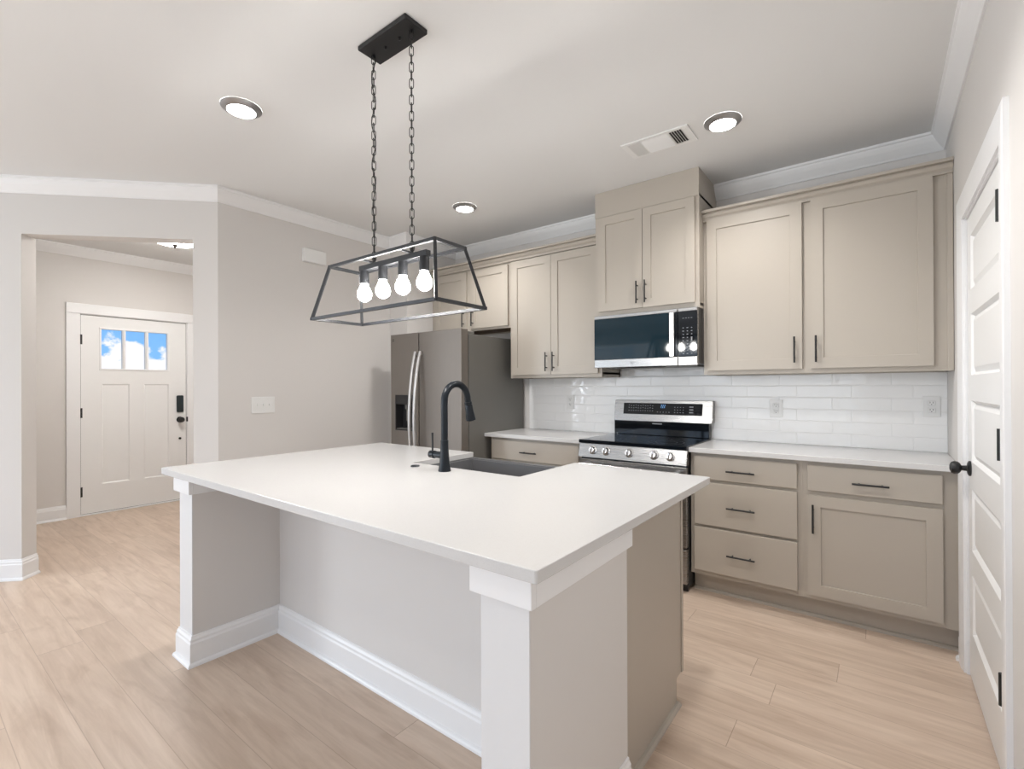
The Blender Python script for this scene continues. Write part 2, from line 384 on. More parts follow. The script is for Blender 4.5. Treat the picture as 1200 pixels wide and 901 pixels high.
FD0, FD1, FDZ = 1.235, 2.20, 2.066         # front door opening
b = NB(); box(b, XF-.14, XF, YS, FD0, 0, ZC); box(b, XF-.14, XF, FD1, YB+.12, 0, ZC); box(b, XF-.14, XF, FD0, FD1, FDZ, ZC); M_s('wall_entry', b, M['wall'])
b = NB(); box(b, XF, XL-.12, 3.1, 3.22, 0, ZC); M_s('wall_foyer', b, M['wall'])
# wall behind the camera with its windows
b = NB()
xs = [XF, -5.85, -4.15, -3.7, -.3, XR+.12]
for i in (0, 2, 4): box(b, xs[i], xs[i+1], YS-.12, YS, 0, ZC)
for i in (1, 3): box(b, xs[i], xs[i+1], YS-.12, YS, 0, .4); box(b, xs[i], xs[i+1], YS-.12, YS, 2.3, ZC)
M_s('wall_front', b, M['wall'])
for n, (x0, x1) in enumerate(((-5.85, -4.15), (-3.7, -.3))):
    w = struct(thing('window_%d' % (n+1), None, None, ((x0+x1)/2, YS, .4)))
    b = NB(); k2 = max(1, round((x1-x0)/1.1))
    for z0, z1 in ((.4, .46), (2.24, 2.3)): box(b, x0, x1, YS-.1, YS+.01, z0, z1)
    for i in range(k2+1):
        xm = x0+(x1-x0)*i/k2; box(b, max(x0, xm-.03), min(x1, xm+.03), YS-.1, YS+.01, .4, 2.3)
    obj('window_frame', b, M['trim'], w)
    b = NB(); box(b, x0+.03, x1-.03, YS-.06, YS-.055, .43, 2.27); obj('pane', b, M['pane'], w)

# crown moulding (z measured from the ceiling), left of travel = into the room
def crown_prof(dr, pj):
    return [(0, ZC), (pj, ZC), (pj, ZC-.014), (pj-.008, ZC-.018), (pj-.010, ZC-.026), (pj*.66, ZC-dr*.50), (pj*.33, ZC-dr*.80), (.014, ZC-dr*.9), (.013, ZC-dr+.006), (.009, ZC-dr), (0, ZC-dr)]
CP = crown_prof(.098, .068)
b = NB(); sweep(b, [(XR, YS), (XR, YB), (-.931, YB)], CP); M_s('trim_1', b, M['trim'])
b = NB(); sweep(b, [(-1.681, YB), (XA, YB), (XA, YA), (XL, YA), (XL, A.y), dg(SE-.002)], CP); M_s('trim_2', b, M['trim'])
b = NB(); sweep(b, [(XF, 3.1), (XF, YE+.20)], CP); M_s('trim_3', b, M['trim'])
# baseboards with shoe moulding
BP = [(0, 0), (.026, 0), (.025, .008), (.021, .015), (.0145, .019), (.0145, .104), (.011, .112), (.011, .122), (.006, .131), (.005, .138), (0, .140)]
s0_ = 2.127
def base(name, path): b = NB(); sweep(b, path, BP); M_s(name, b, M['trim'])
base('baseboard_left', [(XA, 2.9+.15), (XA, YA), (XL, YA), (XL, A.y), dg(OS0), dg(OS0, .12)])
base('baseboard_diagonal', [dg(OS1, .12), dg(OS1), dg(SE-.002)])
base('baseboard_right', [(XR, YS), (XR, s0_-.115)])
base('baseboard_corner', [(XR, 3.07), (XR, 3.10)])
base('baseboard_entry', [(XF, FD0-.098), (XF, YE+.2)])

# ------------------------------------------------------------------ front door (in the far entry wall)
d1 = struct(thing('door_1', 'white front door with three small square panes over two tall panels', 'door', (XF, 1.717, 0)))
fx = lambda u, d, z: (XF-.03-d, u, z)
SY0, SY1 = 1.2497, 2.1838
b = NB()
pz = [(1.414, 1.590), (1.619, 1.793), (1.822, 2.000)]
cells = [(a, c, 1.508, 1.919, .0, None) for a, c in pz]+[(1.416, 1.652, .305, 1.346, .012, .009), (1.779, 2.014, .305, 1.346, .012, .009)]
panelled(b, SY0, SY1, .018, 2.050, cells, .045, fx); slab = obj('slab', b, M['door'], d1)
for a, c in pz:
    b = NB(); box(b, XF-.056, XF-.050, a+.001, c-.001, 1.509, 1.918); obj('pane', b, M['pane'], slab)
b = NB()
for a, c in pz: pass
for z0, z1, a, c in ((1.490, 1.508, 1.396, 2.018), (1.919, 1.937, 1.396, 2.018)): box(b, XF-.030, XF-.022, a, c, z0, z1, .003)
for a, c in ((1.396, 1.414), (2.000, 2.018), (1.597, 1.612), (1.800, 1.815)): box(b, XF-.030, XF-.022, a, c, 1.508, 1.919, .003)
obj('glazing_bead', b, M['trim'], slab)
b = NB()
for a, c in ((FD0-.100, FD0+.006), (FD1-.006, FD1+.1)): box(b, XF, XF+.018, a, c, 0, FDZ-.006, .003)
box(b, XF, XF+.020, FD0-.100, FD1+.1, FDZ-.006, FDZ+.095, .003)
obj('casing', b, M['trim'], d1)
b = NB(); box(b, XF-.14, XF, FD0, SY0-.004, 0, FDZ); box(b, XF-.14, XF, SY1+.004, FD1, 0, FDZ); box(b, XF-.14, XF, FD0, FD1, 2.054, FDZ)
box(b, XF-.092, XF-.0765, SY0-.004, SY0+.012, 0, 2.06); box(b, XF-.092, XF-.0765, SY1-.012, SY1+.004, 0, 2.06); box(b, XF-.092, XF-.0765, SY0, SY1, 2.038, 2.06)
obj('jamb', b, M['trim'], d1)
b = NB(); box(b, XF-.074, XF-.033, SY0+.001, SY1-.001, .0135, .0185); obj('bottom_gap_shade', b, M['black'], d1)  # black strip stands in for the shade in the gap under the door
b = NB(); box(b, XF-.070, XF-.034, SY0-.0039, SY0-.0002, .02, 2.05); box(b, XF-.070, XF-.034, SY1+.0002, SY1+.0039, .02, 2.05); box(b, XF-.070, XF-.034, SY0-.0039, SY1+.0039, 2.0502, 2.0538); obj('gap_shade_strip', b, M['black'], d1)  # black strips paint the dark of the gap around the slab
b = NB(); box(b, XF-.14, XF+.01, FD0, FD1, 0, .014, .004); obj('threshold', b, M['trim'], d1)
for z in (1.80, 1.05, .245):
    b = NB(); cyl(b, (XF-.022, SY0-.004, z-.05), (XF-.022, SY0-.004, z+.05), .0075, n=10); box(b, XF-.034, XF-.027, SY0-.012, SY0+.012, z-.05, z+.05)
    obj('hinge', b, M['black'], d1)
b = NB(); cyl(b, (XF-.012, SY0-.035, 1.845), (XF-.012, SY0, 1.845), .006, n=8); cyl(b, (XF+.0, SY0-.04, 1.845), (XF-.02, SY0-.04, 1.845), .009, n=10); obj('hinge_stop', b, M['black'], d1)
b = NB(); box(b, XF-.03, XF-.008, 2.086, 2.156, 1.022, 1.216, .012, 3); obj('smart_lock', b, mat('dark_teal_lock', (.012, .022, .026), .3), d1, True)
b = NB(); cyl(b, (XF-.03, 2.121, .936), (XF-.022, 2.121, .936), .034, n=24); cyl(b, (XF-.022, 2.121, .936), (XF+.01, 2.121, .936), .011)
lathe(b, (XF+.008, 2.121, .936), (1, 0, 0), [(0, .012), (.004, .024), (.016, .031), (.028, .030), (.036, .022), (.039, 0)]); obj('knob', b, M['black'], d1, True)
b = NB(); cyl(b, (XF-.03, 2.121, .719), (XF-.02, 2.121, .719), .013, n=16); obj('viewer_plug', b, M['black'], d1, True)
b = NB(); box(b, XF-.028, XF-.004, SY1+.001, SY1+.014, .91, .965, .003); obj('strike', b, M['black'], d1)
for o in d1.children:
    if o.name.split('.')[0] not in ('casing', 'jamb', 'threshold', 'hinge_stop'): o.location.x += .022
# porch slab outside
b = NB(); box(b, XF-2.2, XF-.16, .2, 3.4, -.2, -.02); M_s('ground', b, M['stone'])

# ------------------------------------------------------------------ pantry door (white, five panels)
d2 = struct(thing('door_2', 'white five-panel interior door with black round knob and hinges', 'door', (XR, 2.58, 0)))
XD = XR+.009
gx = lambda u, d, z: (XD+d, u, z)
s0, s1 = 2.127, 2.955
cells = []
zb = [(.215, .475), (.580, .845), (.965, 1.230), (1.340, 1.605), (1.710, 1.945)]
for a, c in zb: cells.append((s0+.105, s1-.092, a, c, .012, .014, .022))
b = NB(); panelled(b, s0, s1, .010, 2.036, cells, .036, gx); obj('slab', b, M['door'], d2)
b = NB()
cas = [(0, 0), (.102, 0), (.102, .014), (.092, .017), (.040, .0150), (.014, .0105), (0, .009)]
def casing(bm, pts, out):   # pts: three-sided path in (y,z) seen on the wall X=XR ; profile offset measured outward from the opening
    P = [Vector(p) for p in pts]; rings = []
    for i in range(len(P)):
        ds = []
        if i: ds.append((P[i]-P[i-1]).normalized())
        if i < len(P)-1: ds.append((P[i+1]-P[i]).normalized())
        ns = [Vector((-d.y, d.x)) for d in ds]
        m = ns[0] if len(ns) == 1 else (ns[0]+ns[1])/(1+ns[0].dot(ns[1]))
        rings.append([bm.verts.new((XR-h, P[i].x+m.x*o*out, P[i].y+m.y*o*out)) for o, h in cas])
    for Aq, Bq in zip(rings, rings[1:]):
        for j in range(len(cas)): bm.faces.new((Aq[j], Aq[(j+1) % len(cas)], Bq[(j+1) % len(cas)], Bq[j]))
    bm.faces.new(rings[0]); bm.faces.new(rings[-1])
casing(b, [(s0-.012, 0), (s0-.012, 2.046), (s1+.012, 2.046), (s1+.012, 0)], 1)
obj('casing', b, M['trim'], d2)
b = NB(); box(b, XR, XR+.12, DY0, s0-.003, 0, DZ); box(b, XR, XR+.12, s1+.003, DY1, 0, DZ); box(b, XR, XR+.12, DY0, DY1, 2.039, DZ)
obj('jamb', b, M['trim'], d2)
for z in (1.86, 1.11, .345):
    b = NB(); cyl(b, (XR-.007, s0-.002, z-.05), (XR-.007, s0-.002, z+.05), .0085, n=12); box(b, XR-.007, XR+.008, s0-.004, s0, z-.05, z+.05); obj('hinge', b, M['black'], d2, True)
ky = s1-.062
b = NB(); lathe(b, (XD, ky, .932), (-1, 0, 0), [(0, 0), (0, .033), (.006, .033), (.010, .026), (.012, .012), (.030, .011), (.034, .020), (.042, .027), (.054, .0285), (.064, .024), (.069, .012), (.070, 0)], 32)
obj('knob', b, M['black'], d2, True)

# ------------------------------------------------------------------ cabinet builders
def pull(parent, x, z, yf, vertical, L=.155):
    """black T-bar pull on a front at y=yf"""
    b = NB(); r = .0052; yo = yf-.030; h = L/2; q = .048
    if vertical:
        cyl(b, (x, yo, z-h), (x, yo, z+h), r, n=12)
        for s in (-1, 1): cyl(b, (x, yf, z+s*q), (x, yo, z+s*q), .0042, n=10)
    else:
        cyl(b, (x-h, yo, z), (x+h, yo, z), r, n=12)
        for s in (-1, 1): cyl(b, (x+s*q, yf, z), (x+s*q, yo, z), .0042, n=10)
    return obj('handle', b, M['black'], parent, True)
def shaker(parent, x0, x1, z0, z1, yf, pullat=None, rail=.062):
    b = NB(); panelled(b, x0, x1, z0, z1, [(x0+rail, x1-rail, z0+rail, z1-rail, .0015, .008)], .02, lambda u, d, z: (u, yf+d, z))
    d = obj('door', b, M['cab'], parent)
    if pullat: pull(d, pullat[0], pullat[1], yf, True)
    return d
def slabfront(parent, x0, x1, z0, z1, yf, px):
    b = NB(); box(b, x0, x1, yf, yf+.02, z0, z1, .0025); d = obj('drawer', b, M['cab'], parent)
    pull(d, px, (z0+z1)/2-.008, yf, False); return d
YF, YFR = 3.10, 3.12                        # base fronts / face frames
def carcass(bm, x0, x1, y0, y1, z0, z1):    # closed box with a face frame in front
    box(bm, x0, x1, y0, y1, z0, z1, .001)
def base_cab(name, label, x0, x1, group=None):
    t = thing(name, label, 'cabinet', ((x0+x1)/2, 3.4, 0), group)
    b = NB(); carcass(b, x0, x1, YFR, YB-.002, .122, .883); obj('body', b, M['cab'], t)
    b = NB(); box(b, x0, x1, YFR+.075, YFR+.09, 0, .122); obj('toe_kick', b, M['cab'], t)
    b = NB(); sweep(b, [(x1, YFR+.075), (x0, YFR+.075)], [(0, 0), (.016, 0), (.015, .008), (.009, .016), (0, .018)]); obj('shoe_moulding', b, M['cab'], t)
    return t
c1 = base_cab('drawer_base_cabinet', 'greige base cabinet with three stacked drawers beside the range', -.9525, -.342)
slabfront(c1, -.928, -.367, .722, .862, YF, -.656); slabfront(c1, -.928, -.367, .439, .703, YF, -.655); slabfront(c1, -.928, -.367, .152, .422, YF, -.655)
c2 = base_cab('door_base_cabinet', 'greige base cabinet with one drawer over a single recessed-panel door', -.342, XR-.002)
slabfront(c2, -.317, .242, .722, .862, YF, -.038); shaker(c2, -.318, .242, .149, .697, YF, (-.290, .572))
c3 = base_cab('drawer_base_cabinet', 'greige base cabinet between refrigerator and range, mostly hidden by island', -2.596, -1.728)
slabfront(c3, -2.572, -1.752, .710, .862, YF, -2.19)
for x0, x1 in ((-2.572, -2.172), (-2.152, -1.752)): shaker(c3, x0, x1, .149, .697, YF, None)
# counters
YCF = 3.075
def counter(name, label, x0, x1):
    b = NB(); prism(b, [(x0, YCF), (x1, YCF), (x1, YB-.002), (x0, YB-.002)], .8845, .914, .0025)
    return tag(obj(name, b, M['quartz']), label, 'countertop')
counter('quartz_countertop', 'long white quartz countertop between range and white panelled door', -.953, XR-.001)
counter('quartz_countertop', 'short white quartz countertop between refrigerator and range', -2.634, -1.722)
# backsplash
b = NB(); box(b, -2.575, XR-.001, YB-.010, YB-.0005, .9145, 1.3715); box(b, -1.66, -.93, YB-.010, YB-.0005, 1.3715, 1.44); box(b, -1.721, -.954, YB-.010, YB-.0005, .80, .9145)
bs = tag(obj('tile_backsplash', b, M['tile']), 'glossy white subway tile backsplash above the back counters', 'backsplash')
b = NB(); box(b, -2.581, -2.575, YB-.012, YB-.0005, .9145, 1.3715, .001); obj('edge_trim', b, M['trim'], bs)

# upper cabinets
YU = 3.32
def upper(name, label, x0, x1, z0, z1, yf, wood=False):
    t = thing(name, label, 'cabinet', ((x0+x1)/2, yf+.02, z0))
    b = NB(); fr = yf+.02
    box(b, x0, x1, fr, fr+.02, z0, z1)
    box(b, x0, x0+.016, fr+.02, YB-.001, z0, z1); box(b, x1-.016, x1, fr+.02, YB-.001, z0, z1); box(b, x0, x1, fr+.02, YB-.001, z1-.016, z1); box(b, x0, x1, YB-.017, YB-.001, z0, z1)
    box(b, x0, x1, fr+.02, YB-.001, z0+.02, z0+.036)
    obj('body', b, M['cab'], t)
    if wood: b = NB(); box(b, x0+.017, x1-.017, fr+.021, YB-.018, z0+.010, z0+.0195); obj('bottom_panel', b, M['cabin'], t)
    return t
CCP = [(0, 2.385), (.019, 2.385), (.019, 2.395), (.009, 2.397), (.012, 2.405), (.022, 2.414), (.030, 2.428), (.024, 2.430), (.024, 2.436), (.050, 2.438), (.050, 2.454), (0, 2.454)]
def cab_crown(t, path):
    b = NB(); sweep(b, path, CCP); obj('crown', b, M['cab'], t)
UF = YU+.02
u1 = upper('wall_cabinet', 'wide greige upper cabinet with two doors beside the microwave', -.929, XR-.002, 1.372, 2.395, YU)
shaker(u1, -.906, -.362, 1.399, 2.388, YU, (-.400, 1.512)); shaker(u1, -.317, .228, 1.399, 2.388, YU, (-.291, 1.512))
b = NB(); box(b, .283, XR-.002, UF-.012, UF, 1.372, 2.385, .002); obj('scribe_strip', b, M['cab'], u1)
cab_crown(u1, [(XR-.002, UF), (-.929, UF)])
u2 = upper('wall_cabinet', 'greige upper cabinet with two tall doors between refrigerator and microwave', -2.553, -1.681, 1.372, 2.395, YU)
shaker(u2, -2.532, -2.130, 1.399, 2.376, YU, (-2.166, 1.502)); shaker(u2, -2.126, -1.704, 1.399, 2.376, YU, (-2.098, 1.502))
cab_crown(u2, [(-1.681, UF), (-2.553, UF)])
u3 = upper('refrigerator_cabinet', 'short greige two-door cabinet mounted above the refrigerator', -3.528, -2.554, 1.815, 2.395, YU, True)
shaker(u3, -3.478, -3.062, 1.835, 2.366, YU, (-3.090, 1.935)); shaker(u3, -3.008, -2.572, 1.835, 2.366, YU, (-2.975, 1.935))
cab_crown(u3, [(-2.554, UF), (-3.528, UF)])
YM = 3.225
u4 = upper('wall_cabinet', 'greige two-door cabinet above the microwave, reaching the ceiling', -1.680, -.930, 1.812, 2.56, YM)
shaker(u4, -1.650, -1.312, 1.848, 2.538, YM, (-1.345, 1.955), .058); shaker(u4, -1.308, -.955, 1.848, 2.538, YM, (-1.284, 1.955), .058)
b = NB(); box(b, -1.680, -.930, YM+.014, YM+.034, 2.545, ZC-.001, .001); box(b, -1.680, -1.664, YM+.034, YB-.001, 2.562, ZC-.001); box(b, -.946, -.930, YM+.034, YB-.001, 2.562, ZC-.001)
obj('filler_panel', b, M['cab'], u4)

# ------------------------------------------------------------------ microwave
mw = thing('microwave', 'stainless steel microwave with dark glass door mounted over the range', 'microwave', (-1.30, 3.4, 1.43))
mx0, mx1, my, mz0, mz1 = -1.663, -.927, 3.185, 1.433, 1.810
b = NB(); box(b, mx0+.002, mx1-.002, my+.03, YB-.012, mz0+.012, mz1, .003); obj('body', b, M['blackpl'], mw)
b = NB(); box(b, mx0+.06, mx1-.06, my+.06, YB-.10, mz0-.0, mz0+.013, .003); obj('underside', b, M['case'], mw)
b = NB(); box(b, mx0+.16, mx1-.24, my+.035, my+.10, mz0-.004, mz0+.006, .002); obj('vent_grille', b, M['slot'], mw)
xs_ = -1.052
b = NB(); box(b, mx0, xs_-.003, my, my+.032, mz0+.0, mz0+.058, .003); box(b, mx0, xs_-.003, my, my+.032, mz1-.024, mz1, .003)
box(b, mx0, xs_-.003, my+.006, my+.03, mz0+.05, mz1-.02)
dr = obj('door', b, M['steel'], mw)
b = NB(); box(b, mx0+.0005, -1.106, my-.0005, my+.006, mz0+.0585, mz1-.0245, .001); obj('window', b, M['reflectglass'], dr)
b = NB(); box(b, -1.105, -1.072, my-.018, my+.006, mz0+.058, mz1-.022, .004); obj('handle', b, M['chrome'], dr)
b = NB(); box(b, -1.0715, xs_-.003, my-.0005, my+.006, mz0+.0585, mz1-.0245, .001); obj('glass_strip', b, M['blackglass'], dr)
b = NB(); cyl(b, (-1.372, my+.0005, mz0+.03), (-1.372, my-.001, mz0+.03), .009, n=20); obj('badge', b, M['print'], dr)
b = NB(); box(b, xs_, mx1, my, my+.032, mz0, mz0+.058, .003); box(b, xs_, mx1, my, my+.032, mz1-.024, mz1, .003); box(b, xs_, mx1, my+.006, my+.03, mz0+.05, mz1-.02)
cp = obj('control_panel', b, M['steel'], mw)
b = NB(); box(b, xs_+.0005, mx1-.001, my-.0005, my+.006, mz0+.0585, mz1-.0245, .001); obj('panel_glass', b, M['blackglass'], cp)
b = NB()
for r in range(9):
    for c in range(3):
        z = mz0+.075+r*.021; x = xs_+.035+c*.027; w = .010 if (r+c) % 2 else .007
        box(b, x-w/2, x+w/2, my-.0012, my-.0004, z, z+.004 if r != 4 or c != 2 else z+.02)
obj('keypad_lettering', b, M['print'], cp); b = NB()
for c in range(4): box(b, xs_+.03+c*.018, xs_+.04+c*.018, my-.0012, my-.0004, mz1-.07, mz1-.067)
obj('menu_lettering', b, M['print'], cp)

# ------------------------------------------------------------------ range
rg = thing('range', 'stainless steel electric range with black glass cooktop and front knobs', 'range', (-1.336, 3.35, 0))
rx0, rx1, ry = -1.7185, -.9555, 3.045
b = NB(); box(b, rx0+.004, rx1-.004, ry+.035, YB-.03, .03, .895); obj('body', b, M['blackpl'], rg)
for x in (rx0+.05, rx1-.05):
    for y in (ry+.08, YB-.1): b = NB(); cyl(b, (x, y, 0), (x, y, .035), .018, .014, 14); obj('foot', b, M['black'], rg)
b = NB(); box(b, rx0-.0, rx1+.0, ry+.0, YB-.075, .896, .921, .004); ck = obj('cooktop', b, M['blackglass'], rg)
b = NB()
for x, y, r in ((-1.53, 3.21, .095), (-1.14, 3.21, .115), (-1.53, 3.44, .075), (-1.14, 3.44, .075), (-1.336, 3.46, .05)):
    for rr in (r, r*.62):
        n = 40; a_ = [b.verts.new((x+math.cos(2*PI*i/n)*rr, y+math.sin(2*PI*i/n)*rr, .9214)) for i in range(n)]; c_ = [b.verts.new((x+math.cos(2*PI*i/n)*(rr-.002), y+math.sin(2*PI*i/n)*(rr-.002), .9214)) for i in range(n)]
        for i in range(n): b.faces.new((a_[i], a_[(i+1) % n], c_[(i+1) % n], c_[i]))
obj('burner_rings', b, mat('burner_print', (.05, .05, .055), .3), ck)
b = NB(); vs = [(ry-.010, .800), (ry+.014, .8955), (ry+.05, .8955), (ry+.05, .800)]
q0 = [b.verts.new((rx0, y, z)) for y, z in vs]; q1 = [b.verts.new((rx1, y, z)) for y, z in vs]
for i in range(4): b.faces.new((q0[i], q0[(i+1) % 4], q1[(i+1) % 4], q1[i]))
b.faces.new(q0); b.faces.new(q1); bmesh.ops.bevel(b, geom=b.edges[:], offset=.003, segments=2, affect='EDGES')
pn = obj('control_panel', b, M['steel'], rg)
for x in (-1.607, -1.505, -1.336, -1.165, -1.059):
    b = NB(); lathe(b, (x, ry+.0035, .850), (0, -.97, .243), [(0, 0), (0, .029), (.004, .030), (.006, .024), (.026, .022), (.030, .019), (.030, 0)], 28)
    box(b, x-.0045, x+.0045, ry-.034, ry-.014, .834, .878, .002); obj('knob', b, M['chrome'], pn, True)
b = NB(); box(b, rx0+.002, rx1-.002, ry+.004, ry+.036, .285, .787, .004)
od = obj('oven_door', b, M['steel'], rg)
b = NB(); box(b, rx0+.09, rx1-.09, ry+.0025, ry+.006, .40, .665, .001); obj('window', b, M['blackglass'], od)
b = NB(); tube(b, [(rx0+.03, ry-.045, .752), (rx1-.03, ry-.045, .752)], .012, 14)
for x in (rx0+.055, rx1-.055): box(b, x-.012, x+.012, ry-.045, ry+.006, .742, .762, .003)
obj('handle', b, M['chrome'], od, True)
b = NB(); box(b, rx0+.002, rx1-.002, ry+.004, ry+.036, .058, .275, .004); box(b, rx0+.03, rx1-.03, ry-.012, ry+.006, .245, .266, .004); obj('storage_drawer', b, M['steel'], rg)
b = NB(); box(b, rx0+.01, rx1-.01, ry+.05, ry+.06, .0, .056); obj('kick_panel', b, M['black'], rg)
# backguard: black riser, stainless console leaning over it
b = NB(); box(b, rx0+.02, rx1-.012, 3.592, YB-.012, .921, 1.045, .004); obj('riser', b, M['blackglass'], rg)
yb = 3.575
b = NB(); vs = [(yb, 1.030), (yb+.028, 1.188), (YB-.012, 1.192), (YB-.012, 1.030)]
def lean(bm):
    for v in bm.verts: v.co.y += (v.co.z-1.030)*.028/.158
    return bm
ring0 = [b.verts.new((rx0+.022, y, z)) for y, z in vs]; ring1 = [b.verts.new((rx1+.012, y, z)) for y, z in vs]
for i in range(4): b.faces.new((ring0[i], ring0[(i+1) % 4], ring1[(i+1) % 4], ring1[i]))
b.faces.new(ring0); b.faces.new(ring1); bmesh.ops.bevel(b, geom=b.edges[:], offset=.003, segments=2, affect='EDGES')
bk = obj('backguard', b, M['steel'], rg)
b = NB(); box(b, -1.618, -1.012, yb-.002, yb+.02, 1.082, 1.168, .001); dsp = obj('display', lean(b), M['blackglass'], bk)
def marks(name, rects):
    b = NB()
    for xa, xb, z0, z1 in rects: box(b, xa, xb, yb-.0028, yb-.0018, z0, z1)
    obj(name, lean(b), M['print'], bk)
marks('mode_lettering', [(-1.575+i*.019, -1.568+i*.019, z, z+.0035) for i in range(11) for z in ((1.146, 1.128, 1.108) if i % 3 else (1.150, 1.131, 1.108))])
marks('timer_lettering', [(-1.345+i*.022, -1.338+i*.022, 1.100, 1.104) for i in range(5)])
marks('keypad_lettering', [(-1.215+c*.021, -1.208+c*.021, 1.100+q*.019, 1.104+q*.019) for c in range(4) for q in range(3)])
marks('start_lettering', [(-1.105, -1.077, 1.100+q*.020, 1.108+q*.020) for q in range(3)])
b = NB()
for i, x in enumerate((-1.318, -1.305, -1.292)):
    for z0, z1, xa, xb in ((1.134, 1.146, 0, .0015), (1.146, 1.158, .0065, .008), (1.134, 1.1355, 0, .008), (1.1455, 1.147, 0, .008), (1.1565, 1.158, 0, .008)): box(b, x+xa, x+xb, yb-.003, yb-.0018, z0, z1)
obj('clock_digits', lean(b), M['blueled'], bk)
b = NB(); box(b, -1.385, -1.31, 3.5905, 3.5925, 1.008, 1.016); obj('badge', b, M['print'], rg)

# ------------------------------------------------------------------ refrigerator
fr = thing('refrigerator', 'stainless steel side-by-side refrigerator with ice and water dispenser', 'refrigerator', (-3.06, 3.2, 0))
fx0, fx1, fy = -3.495, -2.632, 2.795
b = NB(); box(b, fx0+.004, fx1-.004, fy+.095, YB-.03, .02, 1.728, .004); obj('case', b, M['case'], fr)
b = NB(); box(b, fx0+.01, fx1-.01, fy+.06, fy+.10, 0, .085); obj('base_grille', b, M['blackpl'], fr)
for x0, x1 in ((fx0+.01, fx0+.10), (fx1-.10, fx1-.01)): b = NB(); box(b, x0, x1, fy+.03, fy+.17, 1.7285, 1.752, .006); obj('hinge_cover', b, M['case'], fr)
xg = -3.128
fxf = lambda u, d, z: (u, fy+d, z)
b = NB(); panelled(b, fx0, xg-.003, .095, 1.766, [(-3.436, -3.205, .918, 1.232, 0, None)], .084, fxf); bmesh.ops.bevel(b, geom=[e for e in b.edges if abs(e.verts[0].co.z-e.verts[1].co.z) > 1.0 and e.verts[0].co.y < fy+.01], offset=.006, segments=3, affect='EDGES')
dl = obj('door', b, M['fridge'], fr)
b = NB(); box(b, xg+.003, fx1, fy, fy+.084, .095, 1.766, .006, 3); dR = obj('door', b, M['fridge'], fr)
b = NB(); panelled(b, -3.435, -3.206, .919, 1.231, [(-3.425, -3.216, .930, 1.150, .012, .070)], .084, lambda u, d, z: (u, fy-.002+d, z)); dp = obj('dispenser', b, M['blackpl'], fr)
b = NB(); cyl(b, (-3.32, fy+.03, 1.145), (-3.32, fy+.03, 1.105), .016, .012, 14); box(b, -3.345, -3.295, fy+.045, fy+.055, 1.0, 1.11, .004); obj('nozzle', b, M['case'], dp)
b = NB(); box(b, -3.42, -3.22, fy+.002, fy+.06, .932, .938); obj('drip_tray', b, M['case'], dp)
for x, par in ((xg-.026, dl), (xg+.034, dR)):
    pts = []
    for i in range(29):
        q = i/28; z = .46+(1.60-.46)*q; pts.append((x, fy-.012-.072*math.sin(PI*q)**.8, z))
    b = NB(); tube(b, pts, .0150, 14, sx=.95, up=(0, 1, 0))
    for z in (.475, 1.585): box(b, x-.010, x+.010, fy-.02, fy+.002, z-.015, z+.015, .004)
    obj('handle', b, M['satin'], par, True)
b = NB(); box(b, fx0+.018, fx0+.045, fy-.001, fy+.001, 1.722, 1.727); box(b, fx0+.018, fx0+.045, fy-.001, fy+.001, 1.708, 1.713); obj('badge', b, M['slot'], dl)

# ------------------------------------------------------------------ island
IX0, IX1, IY0, IY1 = -2.768, -.569, .8285, 2.127
isl = thing('kitchen_island', 'kitchen island with painted knee space, white trim and greige cabinet end', 'island', (-1.67, 1.5, 0))
WL0, WL1, WR0, WR1, WY, PY, PE = -2.715, -2.565, -.776, -.632, .895, 1.305, 1.42
b = NB(); prism(b, [(WL0, WY), (WL1, WY), (WL1, PY), (WR0, PY), (WR0, WY), (WR1, WY), (WR1, PE), (WL0, PE)], 0, .884)
obj('knee_wall', b, M['wall'], isl)
for x0, x1 in ((WL0, WL1), (WR0, WR1)):   # painted post faces
    b = NB(); box(b, x0, x1, WY-.0045, WY-.0003, .0, .86); obj('post_face', b, M['post'], isl)
def collar(x0, x1, y1, inner):
    b = NB(); o = .020
    yy = WY-.0045
    if inner == 'L': box(b, x0-o, x1+o, yy-o, yy+.0, .802, .884, .002); box(b, x0-o, x0-.0002, yy, y1, .802, .884, .002); box(b, x1+.0002, x1+o, yy, PY, .802, .884, .002)
    else: box(b, x0-o, x1+o, yy-o, yy+.0, .802, .884, .002); box(b, x0-o, x0-.0002, yy, PY, .802, .884, .002); box(b, x1+.0002, x1+o, yy, y1, .802, .884, .002)
    return obj('collar_trim', b, M['trim'], isl)
collar(WL0, WL1, PE, 'L'); collar(WR0, WR1, PE+.0, 'R')
b = NB(); sweep(b, [(WL0, PE), (WL0, WY-.0045), (WL1, WY-.0045), (WL1, PY), (WR0, PY), (WR0, WY-.0045), (WR1, WY-.0045), (WR1, PE)][::-1], BP)
obj('baseboard', b, M['trim'], isl)
